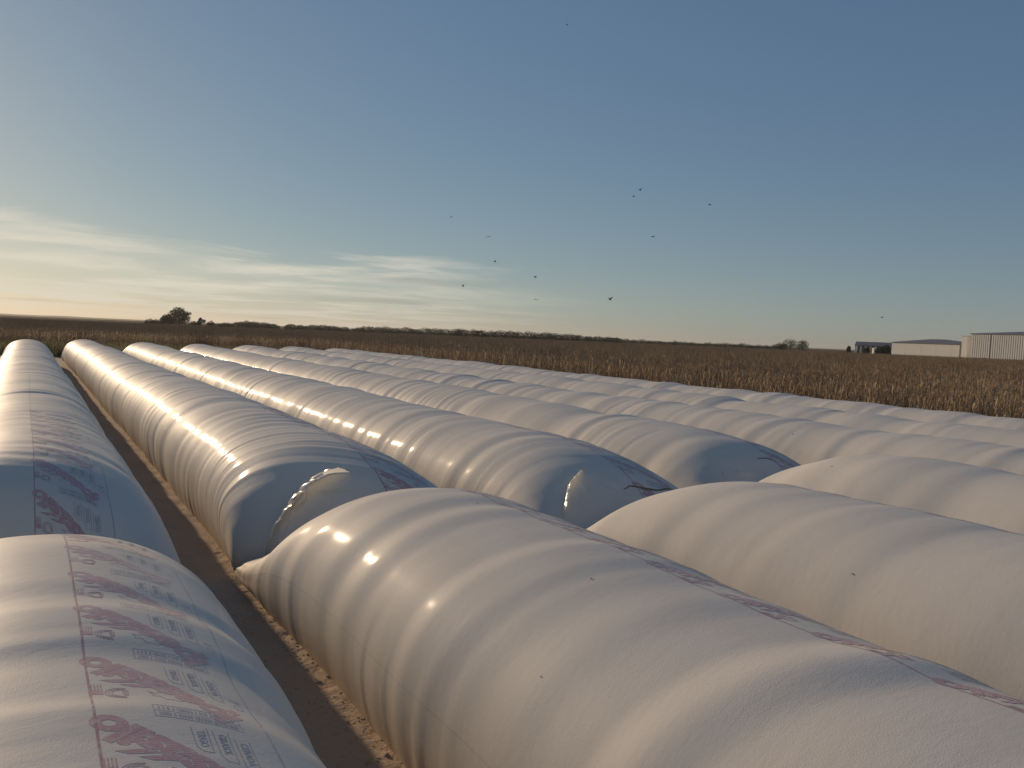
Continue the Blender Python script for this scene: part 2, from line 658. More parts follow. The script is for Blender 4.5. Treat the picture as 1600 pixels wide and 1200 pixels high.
def rows_for(b):
    ys = []
    y = b.y0
    while y < b.y1:
        ys.append(y)
        end = min(y - b.y0 if b.p0 else 9, b.y1 - y if b.p1 else 9)
        dd = math.hypot(b.x, y)
        st = 0.026 if -1 < y < 13 else (0.045 if 0 < y < 30 else 0.085 if y >= 30 else 0.10)
        if b.x > 11 and y < 30:
            st = max(st, 0.04)
        if end < 0.3 and y < 20:
            st = min(st, 0.02)
        y += st
    ys.append(b.y1)
    return np.array(ys)


X0, STEP = 0.08, 3.55
BACK = -9.0
bagsA = [Bag(i, X0 + STEP * i, y0_, yf, PROF_A, PROF_B, 10 + i * 13, big, mid, fine, 1.0, wo_)
         for i, y0_, yf, big, mid, fine, wo_ in ((0, 8.5, 64.0, .024, .017, .008, -.16), (1, 8.2, 68.5, .026, .017, .008, .10), (2, 7.3, 65.0, .032, .017, .006, .0),
                                            (3, 7.6, 64.0, .036, .018, .006, .05))]
bagsA += [Bag(i, X0 + STEP * i, BACK, yf, None, PROF_B, 10 + i * 13, .044, .020, .006, 1.0, .1) for i, yf in ((4, 64.0), (5, 64.0), (6, 64.0))]
bagsB = [Bag(0, X0, BACK, 9.7, None, PROF_B, 91, .022, .019, .006, 1.0, .0), Bag(1, X0 + STEP, BACK, 10.15, None, PROF_B, 107, .018, .024, .006, 1.015, .06),
         Bag(2, X0 + 2 * STEP, BACK, 9.1, None, PROF_B, 128, .034, .012, .002, 1.05, .1), Bag(3, X0 + 3 * STEP, BACK, 9.8, None, PROF_B, 143, .036, .012, .003, 1.04, .1)]


def strip_on(b, Y, w, width, name, mat, parent, off=0.0009, along='Y'):
    """Flat printed line lying on the film."""
    Y = np.asarray(Y, float)
    w = np.broadcast_to(np.asarray(w, float), Y.shape)
    P = np.stack([on_film(b, Y, w - width / 2, off), on_film(b, Y, w, off), on_film(b, Y, w + width / 2, off)], axis=1)
    return grid_mesh(name, P, mat, parent)


# ---- printed band, laid out in text coordinates and wrapped onto the film
_font_cache = {}


def text_tris(body, shear=0.0, bold=0.0, spacing=1.0):
    key = (body, shear, bold, spacing)
    if key in _font_cache:
        return _font_cache[key]
    cu = bpy.data.curves.new("t", 'FONT')
    cu.body = body
    cu.shear = shear
    cu.offset = bold
    cu.space_character = spacing
    cu.resolution_u = 3
    o = bpy.data.objects.new("t", cu)
    COL.objects.link(o)
    dg = bpy.context.evaluated_depsgraph_get()
    me = bpy.data.meshes.new_from_object(o.evaluated_get(dg))
    bm = bmesh.new()
    bm.from_mesh(me)
    bmesh.ops.triangulate(bm, faces=bm.faces)
    v = np.array([tuple(x.co)[:2] for x in bm.verts])
    f = [tuple(x.index for x in fc.verts) for fc in bm.faces]
    bm.free()
    bpy.data.objects.remove(o)
    bpy.data.meshes.remove(me)
    v -= v.min(axis=0)
    _font_cache[key] = (v, f)
    return v, f


def refine(v, f, maxlen):
    bm = bmesh.new()
    vs_ = [bm.verts.new((a_[0], a_[1], 0)) for a_ in v]
    for t in f:
        try:
            bm.faces.new([vs_[i] for i in t])
        except ValueError:
            pass
    for _ in range(5):
        es = [e for e in bm.edges if e.calc_length() > maxlen]
        if not es:
            break
        bmesh.ops.subdivide_edges(bm, edges=es, cuts=1, use_grid_fill=False)
        bmesh.ops.triangulate(bm, faces=[fc for fc in bm.faces if len(fc.verts) > 3])
    bm.verts.index_update()
    vv = np.array([tuple(x.co)[:2] for x in bm.verts])
    ff = [tuple(x.index for x in fc.verts) for fc in bm.faces]
    bm.free()
    return vv, ff


def quad(x0, x1, y0, y1):
    return np.array([(x0, y0), (x1, y0), (x1, y1), (x0, y1)], float), [(0, 1, 2), (0, 2, 3)]


def outline(pts, wd, closed=True):
    """2D polyline thickened."""
    v, f = [], []
    n = len(pts)
    for i in range(n if closed else n - 1):
        p, q = np.array(pts[i]), np.array(pts[(i + 1) % n])
        d = q - p
        L = np.linalg.norm(d) + 1e-9
        nn = np.array([-d[1], d[0]]) / L * wd / 2
        e = d / L * wd * 0.3
        k = len(v)
        v += [p - e + nn, p - e - nn, q + e - nn, q + e + nn]
        f += [(k, k + 1, k + 2), (k, k + 2, k + 3)]
    return np.array(v), f


def join(parts):
    V, Fc, k = [], [], 0
    for v, f in parts:
        V.append(v)
        Fc += [tuple(i + k for i in t) for t in f]
        k += len(v)
    return np.concatenate(V), Fc


def xf(part, ox, oy, ux, uy, vx, vy):
    """affine: local (a, b) -> o + a*u + b*v."""
    v, f = part
    return np.stack([ox + v[:, 0] * ux + v[:, 1] * vx, oy + v[:, 0] * uy + v[:, 1] * vy], axis=1), f


SK = -0.30      # the print is drawn skew on the film: Y drops as w grows


def make_prints(detail):
    """One period of print in (w, Y) coordinates, w to the right of the crest, Y away from the camera.
    The band spans w .13 to .82 and repeats every .70 along Y."""
    mx = 0.03 if detail else 0.08
    out = {}
    # big slanting brand word: runs from (.76, 3.40) up-left to (.16, 4.25), letters standing across the band
    v, f = text_tris("ipesasilo", 0.0, 0.045, 0.93)
    L, Hh = v[:, 0].max(), v[:, 1].max()
    wd = xf((v, f), 0.775, 3.42, -0.565 / L, 0.74 / L, -0.165 / Hh, -0.115 / Hh)
    out['brand_word'] = (refine(*wd, mx), ink_red, 0.0007 if detail else 0.0016)
    red, drk = [], []
    # chevrons under the O
    for (a0, a1, y) in ((0.18, 0.345, 3.800), (0.255, 0.405, 3.735)):
        red.append((np.array([(a0, y + 0.01), (a0 + 0.05, y - 0.03), (a1, y - 0.05), (a1 - 0.05, y - 0.005)]), [(0, 1, 2), (0, 2, 3)]))
    # comb-like maker's mark beside the rule
    red.append(xf(quad(0, 1, 0, 1), 0.140, 3.70, 0.045, -0.014, 0.0, -0.045))
    for i in range(4):
        red.append(xf(quad(0, 1, 0, 1), 0.140 + i * 0.0125, 3.705 - i * 0.004, 0.006, -0.002, 0.0, 0.065))
    # rings round the figure 5
    for r_ in (0.045, 0.058, 0.071):
        pts = [(0.262 + r_ * math.cos(t), 3.635 - 0.3 * r_ * math.cos(t) + 0.85 * r_ * math.sin(t)) for t in np.linspace(math.pi * 0.45, math.pi * 1.55, 12)]
        red.append(outline(pts, 0.005, False))
    v5, f5 = text_tris("5", 0, 0.03, 1)
    red.append(xf((v5 / v5[:, 1].max(), f5), 0.285, 3.665, -0.045, 0.013, -0.0, -0.062))
    # outline of a country map
    mp = [(0, .2), (.12, .42), (.10, .65), (.28, .62), (.42, .95), (.6, .88), (.72, 1.0), (.93, .8), (1, .5), (.86, .38), (.84, .1), (.66, .0), (.55, .2), (.38, .12), (.2, .3)]
    mpp = [(0.36 + a_ * 0.16, 3.665 - 0.3 * a_ * 0.16 - b_ * 0.11) for a_, b_ in mp]
    drk.append(outline(mpp, 0.004))
    out['emblem'] = (refine(*join(red), mx), ink_red, 0.0007 if detail else 0.0016)
    # header bar: frame with two rows of tiny marks
    Hx0, Hx1 = 0.355, 0.70

    def hp(a_, b_):
        return (Hx0 + a_ * (Hx1 - Hx0), 3.475 + SK * a_ * (Hx1 - Hx0) - b_ * 0.115)
    drk.append(outline([hp(0, 0), hp(1, 0), hp(1, 1), hp(0, 1)], 0.004))
    drk.append(outline([hp(0, .5), hp(1, .5)], 0.003, False))
    rr = random.Random(5)
    for row in (0.25, 0.75):
        u = 0.05
        while u < 0.93:
            l_ = rr.uniform(0.012, 0.03)
            drk.append((np.array([hp(u, row - .12), hp(u + l_, row - .12), hp(u + l_, row + .12), hp(u, row + .12)]), [(0, 1, 2), (0, 2, 3)]))
            u += l_ + rr.choice((0.008, 0.012, 0.03))
    # tabs with grain names
    for i, word in enumerate(("TRIGO", "GIRASOL", "CEBADA")):
        wx = 0.475 + i * 0.083
        y0 = 3.98 + SK * (wx - 0.475) - 0.02 + (0.0 if i < 2 else -0.03)
        lng = (0.20, 0.25, 0.27)[i]
        tab = [(wx, y0), (wx, y0 - lng * 0.82), (wx + 0.018, y0 - lng), (wx + 0.058, y0 - lng - 0.014), (wx + 0.062, y0 - 0.01)]
        drk.append(outline(tab, 0.004, False))
        v, f = text_tris(word, 0, 0.02, 1.05)
        L, Hh = v[:, 0].max(), v[:, 1].max()
        drk.append(xf((v, f), wx + 0.016, y0 - 0.03, 0.0, -(lng * 0.68) / L, 0.034 / Hh, 0))
    # small round mark near the outer rule
    drk.append(outline([(0.765 + 0.022 * math.cos(t), 3.57 + 0.035 * math.sin(t)) for t in np.linspace(0, 2 * math.pi, 10)[:-1]], 0.004))
    drk.append(xf(quad(0, 1, 0, 1), 0.735, 3.66, 0.05, -0.015, 0, -0.02))
    out['label_panel'] = (refine(*join(drk), mx), ink_dark, 0.0006 if detail else 0.0014)
    return out


prints_hi, prints_lo = make_prints(True), make_prints(False)


def put_print(b, root, pr, k):
    for nm, ((v, f), mat, off) in pr.items():
        Y = v[:, 1] + k * 0.70
        w = v[:, 0] + b.woff
        P = on_film(b, Y, w, off)
        me = bpy.data.meshes.new(nm)
        me.from_pydata(P.tolist(), [], f)
        me.materials.append(mat)
        me.update()
        # every face looks outwards
        nz = np.array([pl.normal.z for pl in me.polygons])
        if nz.mean() < 0:
            me.flip_normals()
        link(bpy.data.objects.new(nm, me), root)


labels = {
    ('A', 0): "long white bag at far left whose shaded printed end meets the nearest bag",
    ('A', 1): "long white bag beside the dirt path with warm sunlit flank and crumpled shaded end",
    ('A', 2): "white bag with glowing sunlit edge, its shaded end crossed by an olive brown strip",
    ('A', 3): "white bag whose shaded end shows a tiny bright vertical fold, fourth row from the left",
    ('A', 4): "long wavy white bag just behind the three short foreground ends, third from the maize",
    ('A', 5): "long wavy white bag second from the dry maize field",
    ('A', 6): "outermost wavy white bag lying right against the dry maize field",
    ('B', 0): "nearest white bag at lower left covered with rows of faded red printing",
    ('B', 1): "huge foreground white bag in the centre with rounded nose and sun glints on its flank",
    ('B', 2): "smooth cream bag in the right foreground behind the huge central one",
    ('B', 3): "cream bag at right with the short hump, third of the foreground bags from the path",
}
COLS = 92


def make_bag(b, fam):
    root = empty("silo_bag", (b.x, b.y0, 0))
    tag(root, labels[(fam, b.k)], "grain bag", "white grain bags laid in long parallel rows")
    ys = rows_for(b)
    ncol = 152 if (fam == 'B' and b.k == 0) else COLS if b.x < 12 else 72
    w = np.linspace(-HALF_ARC, HALF_ARC, ncol)
    YY, WW = np.meshgrid(ys, w, indexing='ij')
    b.ys, b.ws = ys, w
    b.P = b.surf(YY, WW)
    dY_, dW_ = np.gradient(b.P, axis=0), np.gradient(b.P, axis=1)
    nn = np.cross(dW_, dY_)
    nn /= np.linalg.norm(nn, axis=-1, keepdims=True) + 1e-12
    if nn[:, ncol // 2, 2].mean() < 0:
        nn = -nn
    b.Nn = nn
    P = b.P - np.array([b.x, b.y0, 0])
    grid_mesh("bag_film", P, film, root)
    return root


def shift(root):
    """children were built in world coordinates: bring them under the empty."""
    for c_ in root.children:
        if c_.name.split('.')[0] != 'bag_film':
            c_.location = -root.location


def ridge(b, pts, hgt, wid, name, mat, root, lean=0.6):
    """A crease of spare film standing up along a path given as (Y, w) points."""
    pts = np.array(pts, float)
    n = 60
    wid = wid * 1.7
    t = np.linspace(0, len(pts) - 1, n)
    i = np.clip(t.astype(int), 0, len(pts) - 2)
    f = t - i
    f = f * f * (3 - 2 * f) * 0.5 + f * 0.5
    Y = pts[i, 0] * (1 - f) + pts[i + 1, 0] * f
    w = pts[i, 1] * (1 - f) + pts[i + 1, 1] * f
    dY, dw = np.gradient(Y), np.gradient(w)
    L = np.hypot(dY, dw) + 1e-9
    nY, nw = -dw / L, dY / L
    env = np.sin(np.linspace(0, math.pi, n))**0.6
    env = env * (0.75 + 0.35 * n1d(np.linspace(0, 13, n), b.seed + 60))
    prof = [(-1.0, -0.10), (-0.7, 0.10), (-0.4, 0.40), (-0.15, 0.85), (0.0, 1.0), (0.15, 0.85), (0.4, 0.40), (0.7, 0.10), (1.0, -0.10)]
    cols = []
    for q, hh in prof:
        ww = wid * (0.35 + 0.65 * env) * (q + lean * 0.3 * max(hh, 0))
        cols.append(on_film(b, Y + nY * ww, w + nw * ww, hh * hgt * env - 0.001))
    return grid_mesh(name, np.stack(cols, axis=1), mat, root)


bagsA[1].skew = 1.35
bagsA[0].skew = 0.8
roots = {}
for fam, lst in (('A', bagsA), ('B', bagsB)):
    for b in lst:
        roots[(fam, b.k)] = (b, make_bag(b, fam))

# printed bands, rules and seams on the bags that show them
for (fam, k), (b, root) in roots.items():
    ylo = max(b.y0, -1.0) if fam == 'B' or k > 3 else b.y0 + 0.12
    yhi = min(b.y1 - 0.3, 24.0 if k < 2 else 12.0)
    if fam == 'A' and k > 3:
        continue
    ys = np.arange(ylo, yhi, 0.04)
    strip_on(b, ys, 0.135 + b.woff, 0.010 if k == 0 else 0.012, "rule_line", ink_line, root)
    strip_on(b, ys, 0.825 + b.woff, 0.007, "rule_line", ink_dark, root)
    far_y = np.arange(-1 if fam == 'B' else b.y0 + 0.1, min(b.y1 - 0.3, 60.0), 0.06)
    if (fam, k) in (('A', 0), ('A', 1), ('B', 1)):
        strip_on(b, far_y, -1.80, 0.0045, "seam_line", seam_mat, root, 0.0007)
    k0 = math.ceil((ylo - 3.40) / 0.70)
    k1 = math.floor((min(yhi, 16.0 if fam == 'A' else yhi) - 4.26) / 0.70)
    for q in range(k0, k1 + 1):
        put_print(b, root, prints_hi if (fam == 'B' and k == 0) else prints_lo, q)

def hit_bag(b, px, py):
    d = ray(px, py)
    o_ = np.array([0, 0, CAM_H])
    dn = np.array(tuple(d))
    Y = np.linspace(b.y0, min(b.y1, 40), 700)
    w = np.linspace(-HALF_ARC * .95, HALF_ARC * .95, 130)
    YY, WW = np.meshgrid(Y, w, indexing='ij')
    P = b.surf(YY, WW) - o_
    t_ = P @ dn
    off = np.linalg.norm(P - t_[..., None] * dn, axis=-1) / np.maximum(t_, .1)
    cand = off < off.min() + 0.004
    tt = np.where(cand, t_, 1e9)
    i = np.unravel_index(np.argmin(tt), tt.shape)
    return YY[i], WW[i]


# crumpled folds of spare film on the shaded ends
def fold(key, px, hgt, wid, lean=0.6):
    b, root = roots[key]
    ridge(b, [hit_bag(b, *p_) for p_ in px], hgt, wid, "end_fold", film, root, lean)


def fin(key, px, hgts, lean, droop=0.0, nrow=7, n=64):
    """A standing flap of loose film: rooted along pixels px, hgts metres tall at each, leaning by lean (world x, y)."""
    b, root = roots[key]
    pts = np.array([hit_bag(b, *p_) for p_ in px])
    seg = np.concatenate([[0], np.cumsum(np.hypot(*np.diff(pts, axis=0).T))])
    t = np.linspace(0, seg[-1], n)
    Y = np.interp(t, seg, pts[:, 0])
    w = np.interp(t, seg, pts[:, 1])
    k_ = np.ones(5) / 5
    Y[2:-2] = np.convolve(Y, k_, 'valid')
    w[2:-2] = np.convolve(w, k_, 'valid')
    h = np.interp(t, seg, hgts) * (1 + 0.30 * n1d(t * 9, b.seed + 71) + 0.12 * n1d(t * 31, b.seed + 72))
    base = on_film(b, Y, w, -0.004)
    nn = on_film(b, Y, w, 1.0) - on_film(b, Y, w, 0.0)
    ln = np.array([lean[0], lean[1], 0.0])
    rows = []
    for q in np.linspace(0, 1, nrow):
        cr = (0.18 * n2d(t * 14, np.full_like(t, q * 2.2), b.seed + 73) + 0.10 * n2d(t * 37, np.full_like(t, q * 3), b.seed + 74)) * q
        up = h * (q - 0.45 * droop * q * q)
        side = h * (0.20 * q + 0.50 * q * q) + h * cr
        rows.append(base + nn * up[:, None] + ln[None] * side[:, None])
    return grid_mesh("end_flap", np.stack(rows, axis=1), flap_mat, root)


# the big gathered flap on the bag by the path, and its creases
fin(('A', 1), [(403, 893), (408, 862), (420, 825), (438, 796), (462, 768), (488, 748), (515, 738), (545, 736)], [0.04, 0.11, 0.16, 0.21, 0.28, 0.30, 0.20, 0.01], (0.7, -0.7), 0.55)
fin(('A', 1), [(463, 766), (455, 785), (447, 812)], [0.09, 0.07, 0.01], (0.9, -0.3), 0.4)
fin(('A', 1), [(476, 762), (468, 780), (459, 800)], [0.07, 0.05, 0.01], (0.9, -0.3), 0.4)
fin(('A', 1), [(498, 764), (520, 761), (547, 764)], [0.03, 0.03, 0.005], (0.2, -0.9), 0.6)
fold(('A', 1), [(436, 812), (432, 850), (424, 885)], 0.02, 0.07)
fold(('A', 1), [(526, 768), (517, 800), (509, 830)], 0.022, 0.05)
fold(('A', 1), [(450, 815), (440, 845), (436, 872)], 0.016, 0.035)
fin(('A', 2), [(886, 814), (880, 792), (881, 772), (887, 757), (898, 742), (912, 730)], [0.04, 0.10, 0.13, 0.18, 0.13, 0.01], (0.6, -0.5), 0.4)
fold(('A', 2), [(966, 740), (958, 768), (955, 804)], 0.022, 0.09)
fold(('A', 2), [(905, 745), (925, 765), (930, 800)], 0.010, 0.07)
fin(('A', 3), [(1137, 750), (1135, 742), (1133, 730)], [0.03, 0.06, 0.01], (0.5, -0.3), 0.3)
fold(('A', 3), [(1149, 708), (1158, 731), (1182, 738)], 0.022, 0.09)
fold(('A', 3), [(1152, 735), (1168, 728), (1190, 742)], 0.016, 0.08)
fold(('A', 0), [(150, 822), (160, 838), (176, 858)], 0.018, 0.05)
for (b, root) in roots.values():
    shift(root)

# olive strips lying on two printed ends
for key, pts, lab in ((('A', 2), [(977, 762), (990, 757), (1010, 758), (1035, 764), (1052, 761)], "olive brown strip lying across the printed end of the sunlit edged bag"),
                      (('A', 3), [(1184, 712), (1200, 711), (1216, 717)], "short olive brown strip on the farther shaded printed bag end")):
    b, _ = roots[key]
    pts = np.array([hit_bag(b, *p_) for p_ in pts])
    t = np.linspace(0, len(pts) - 1, 26)
    i = np.clip(t.astype(int), 0, len(pts) - 2)
    f = t - i
    Y = pts[i, 0] * (1 - f) + pts[i + 1, 0] * f
    w = pts[i, 1] * (1 - f) + pts[i + 1, 1] * f + 0.01 * np.sin(t * 5)
    wdt = 0.032 * np.sin(np.linspace(0.15, math.pi - 0.05, 26))**0.7 * (0.7 + 0.5 * n1d(t * 1.5, 4))
    P = np.stack([b.surf(Y - wdt * q, w, 0.003 + 0.007 * hh) for q, hh in ((-1, 0), (-.5, .8), (0, 1), (.5, .8), (1, 0))], axis=1)
    o = grid_mesh("film_strip", P, olive)
    tag(o, lab, "strip")

# ------------------------------------------------------------------ ground
def terrain(name, xs, ys, mat, zf, kind='structure'):
    XX, YY = np.meshgrid(xs, ys, indexing='xy')
    P = np.stack([XX, YY, zf(XX, YY)], axis=-1)
    o = grid_mesh(name, P, mat)
    o['kind'] = kind
    return o


xs = np.concatenate([-np.geomspace(9000, 30, 30), [-10, 0, 10, 30, 60], np.geomspace(100, 9000, 26)])
ysg = np.concatenate([-np.geomspace(3000, 30, 14), [-10, 0, 20, 60, 90], np.geomspace(120, 12000, 34)])
terrain("ground", xs, ysg, plain, lambda x, y: np.full_like(x, -0.02))


def path_z(x, y):
    return 0.012 + 0.012 * n2d(x * 3.1, y * 3.1, 5) + 0.008 * n2d(x * 8, y * 8, 6) + 0.004 * n2d(x * 21, y * 21, 8)


px_ = np.concatenate([np.arange(-6, 1.1, 0.4), np.arange(1.12, 2.75, 0.022), np.arange(2.9, 26.3, 0.9)])
py_ = np.concatenate([np.arange(-14, 0.8, 0.5), np.arange(0.8, 12, 0.028), np.arange(12, 24, 0.09), np.arange(24, 84, 0.8)])
terrain("dirt_yard", px_, py_, dirt, path_z)

# far rise on the left horizon
t = np.linspace(0, 1, 60)
hp_ = []
for r_ in range(5):
    row = []
    for i, tt in enumerate(t):
        pp = at_dist(-500 + 1050 * tt, 480, 3600 + r_ * 60)
        hgt = (9.5 * (1 - tt)**0.7 + 1.0 + 1.2 * float(n1d(tt * 24, 31))) * (0, 0.75, 1.0, 0.7, 0)[r_]
        row.append((pp.x, pp.y, hgt + 0.02))
    hp_.append(row)
o = grid_mesh("hills", np.array(hp_), simple_mat("far_woodland", (0.06, 0.065, 0.035), 1.0, 0.4, 0.02))
o['kind'] = 'structure'

# straw and clods on the path
def scatter_mesh(name, n, fn, mat, label, cat):
    V, Fc = [], []
    for _ in range(n):
        v, f = fn()
        k = len(V)
        V += v
        Fc += [tuple(i + k for i in t_) for t_ in f]
    o_ = mesh_obj(name, V, Fc, mat)
    tag(o_, label, cat, kind='stuff')
    return o_


def straw_bit():
    y = random.uniform(0.8, 9.5)
    x = random.uniform(1.35, 2.7)
    z = float(path_z(np.array(x), np.array(y))) + 0.004
    L, a_ = random.uniform(0.02, 0.085), random.uniform(0, math.pi)
    wd = random.uniform(0.0012, 0.003)
    dx, dy = math.cos(a_) * L, math.sin(a_) * L
    nx, ny = -math.sin(a_) * wd, math.cos(a_) * wd
    lift = random.uniform(0, 0.02)
    return [(x + nx, y + ny, z), (x - nx, y - ny, z), (x + dx / 2 - nx, y + dy / 2 - ny, z + lift + 0.003), (x + dx / 2 + nx, y + dy / 2 + ny, z + lift + 0.003),
            (x + dx, y + dy, z + lift * 0.3)], [(0, 1, 2, 3), (3, 2, 4)]


def clod():
    y = random.uniform(0.8, 9.5)
    x = random.uniform(1.35, 2.7)
    z = float(path_z(np.array(x), np.array(y)))
    s = random.uniform(0.004, 0.014) * (1 if random.random() < .9 else 1.8)
    v = [(x + random.uniform(.6, 1.2) * s * a_, y + random.uniform(.6, 1.2) * s * b_, z + s * c_ * random.uniform(.5, 1)) for a_, b_, c_ in ((1, 0, .1), (0, 1, .1), (-1, 0, .1), (0, -1, .1), (0, 0, 1.1), (.5, .5, .8))]
    return v, [(0, 1, 5), (1, 4, 5), (0, 5, 4), (1, 2, 4), (2, 3, 4), (3, 0, 4)]


scatter_mesh("straw_litter", 450, straw_bit, straw, "bits of straw strewn over the dirt path between the bags", "litter")
scatter_mesh("dirt_clods", 1200, clod, dirt, "small clods of brown earth on the path between the bags", "earth")

# ------------------------------------------------------------------ maize field
def corn_mesh(seed, lod=0):
    r = random.Random(seed)
    V, Fc, MI = [], [], []
    h = r.uniform(1.95, 2.35)
    lean = (r.uniform(-.12, .12), r.uniform(-.12, .12))
    ns = 4 if lod == 0 else 1

    def at(t_):
        return (lean[0] * t_ * t_ * h * 0.5, lean[1] * t_ * t_ * h * 0.5, t_ * h)
    sides = 4 if lod == 0 else 3
    for s in range(ns):
        a_, b_ = at(s / ns), at((s + 1) / ns)
        k = len(V)
        for p_, rad in ((a_, 0.014 - 0.009 * s / ns), (b_, 0.014 - 0.009 * (s + 1) / ns)):
            for i in range(sides):
                t_ = 2 * math.pi * i / sides
                V.append((p_[0] + rad * math.cos(t_), p_[1] + rad * math.sin(t_), p_[2]))
        for i in range(sides):
            j = (i + 1) % sides
            Fc.append((k + i, k + j, k + sides + j, k + sides + i))
            MI.append(1)
    nl = r.randint(9, 12) if lod == 0 else 6
    for i in range(nl):
        t_ = 0.14 + 0.80 * i / nl + r.uniform(-.02, .02)
        ang = (i % 2) * math.pi + r.uniform(-.8, .8) + seed
        L = r.uniform(0.30, 0.66) * (1 - 0.35 * t_)
        wd = r.uniform(0.018, 0.038) * (1 if lod == 0 else 1.5)
        up = r.uniform(0.1, 0.5)
        c0 = Vector(at(t_))
        dv = Vector((math.cos(ang), math.sin(ang), 0))
        sv = Vector((-math.sin(ang), math.cos(ang), r.uniform(-.6, .6))).normalized()
        k = len(V)
        segs = 4 if lod == 0 else 2
        for s in range(segs + 1):
            q = s / segs
            pt = c0 + dv * (L * 0.55 * (q - 0.35 * q * q)) + Vector((0, 0, L * (up * q * 1.6 - (0.9 + up) * q * q * 1.25)))
            if s == segs:
                V.append(tuple(pt))
            else:
                hw = wd * (0.55 + 1.2 * q * (1 - q)) * (1 - q * 0.4)
                V.append(tuple(pt + sv * hw))
                V.append(tuple(pt - sv * hw))
        for s in range(segs - 1):
            Fc.append((k + 2 * s, k + 2 * s + 1, k + 2 * s + 3, k + 2 * s + 2))
            MI.append(0)
        Fc.append((k + 2 * segs - 2, k + 2 * segs - 1, k + 2 * segs))
        MI.append(0)
    # ear in its husk
    et = r.uniform(0.42, 0.55)
    c0 = Vector(at(et))
    ang = r.uniform(0, 6.28)
    tip = c0 + Vector((math.cos(ang) * 0.10, math.sin(ang) * 0.10, r.choice((-0.17, 0.2))))
    mid_ = (c0 + tip) / 2
    k = len(V)
    V += [tuple(c0), tuple(mid_ + Vector((0.03, 0, 0))), tuple(mid_ + Vector((-.02, .025, 0))), tuple(mid_ + Vector((-.02, -.025, 0))), tuple(tip)]
    for f_ in ((0, 1, 2), (0, 2, 3), (0, 3, 1), (4, 2, 1), (4, 3, 2), (4, 1, 3)):
        Fc.append(tuple(k + q for q in f_))
        MI.append(0)
    # tassel
    tp = Vector(at(1.0))
    for i in range(5 if lod == 0 else 2):
        ang = r.uniform(0, 6.28)
        e = tp + Vector((math.cos(ang) * .10, math.sin(ang) * .10, r.uniform(.05, .24)))
        k = len(V)
        V += [tuple(tp + Vector((.006, 0, 0))), tuple(tp - Vector((.006, 0, 0))), tuple(e)]
        Fc.append((k, k + 1, k + 2))
        MI.append(1)
    return V, Fc, MI


def mk_mesh(name, V, Fc, MI):
    me = bpy.data.meshes.new(name)
    me.from_pydata(V, [], Fc)
    me.materials.append(corn_leaf)
    me.materials.append(corn_stalk)
    me.polygons.foreach_set('material_index', MI)
    me.update()
    return me


plant_meshes = [mk_mesh("maize_plant", *corn_mesh(100 + i)) for i in range(10)]
CORN_X, CORN_Y = 26.0, 86.0


def seen(x, y, margin=1.06):
    d = Vector((x, y, 1.8 - CAM_H))
    z = d.dot(fwd)
    if z < 1:
        return None
    u = d.dot(right) / z * F
    return (abs(u) < 800 * margin), z


spots = []
for ri in range(9):
    x = CORN_X + 0.15 + ri * 0.72
    y = 2.0
    while y < 120:
        y += random.uniform(0.10, 0.20) * (1.0 if y < 70 else 1.5)
        spots.append((x + random.gauss(0, .07), y))
front = [s for s in spots if seen(*s) and seen(*s)[0]]
front.sort(key=lambda s: (s[0] > CORN_X + 1.2, seen(*s)[1]))
single = front[:300]
sset = set(single)
rest = [s for s in spots if s not in sset and s[1] < 118 and (seen(*s, 1.5) or [False])[0]]
clab = "dry brown maize plant standing in the front rows of the field nearest the bags"
for i, (x, y) in enumerate(single):
    o = bpy.data.objects.new("maize_plant", plant_meshes[i % 10])
    o.location = (x, y, 0)
    s = random.uniform(0.9, 1.1)
    o.scale = (s, s, s)
    o.rotation_euler = (0, 0, random.uniform(0, 6.28))
    COL.objects.link(o)
    tag(o, clab, "maize plant", "dry maize plants at the edge of the field")

# geometry-node scatter: instances a collection child per point
lib = bpy.data.collections.new("maize_library")


def scatter_gn(name, pts, meshes, label, cat, smin=0.9, smax=1.1):
    me = bpy.data.meshes.new(name)
    me.from_pydata(pts, [], [])
    o_ = link(bpy.data.objects.new(name, me))
    tag(o_, label, cat, kind='stuff')
    ng = bpy.data.node_groups.new(name, 'GeometryNodeTree')
    ng.interface.new_socket('Geometry', in_out='INPUT', socket_type='NodeSocketGeometry')
    ng.interface.new_socket('Geometry', in_out='OUTPUT', socket_type='NodeSocketGeometry')
    nn, ll = ng.nodes, ng.links
    gi, go = nn.new('NodeGroupInput'), nn.new('NodeGroupOutput')
    inst = nn.new('GeometryNodeInstanceOnPoints')
    j = nn.new('GeometryNodeGeometryToInstance')
    for me_ in meshes:
        ob = bpy.data.objects.new("maize_source", me_)
        oi_ = nn.new('GeometryNodeObjectInfo')
        oi_.inputs['Object'].default_value = ob
        oi_.transform_space = 'ORIGINAL'
        ll.new(oi_.outputs['Geometry'], j.inputs[0])
    ll.new(gi.outputs[0], inst.inputs['Points'])
    ll.new(j.outputs[0], inst.inputs['Instance'])
    inst.inputs['Pick Instance'].default_value = True
    rot = nn.new('FunctionNodeRandomValue')
    rot.data_type = 'FLOAT_VECTOR'
    rot.inputs['Max'].default_value = (0, 0, 6.28)
    ll.new(rot.outputs['Value'], inst.inputs['Rotation'])
    sc_ = nn.new('FunctionNodeRandomValue')
    sc_.data_type = 'FLOAT'
    sc_.inputs[2].default_value = smin
    sc_.inputs[3].default_value = smax
    ll.new(sc_.outputs[1], inst.inputs['Scale'])
    ll.new(inst.outputs[0], go.inputs[0])
    md = o_.modifiers.new('scatter', 'NODES')
    md.node_group = ng
    return o_


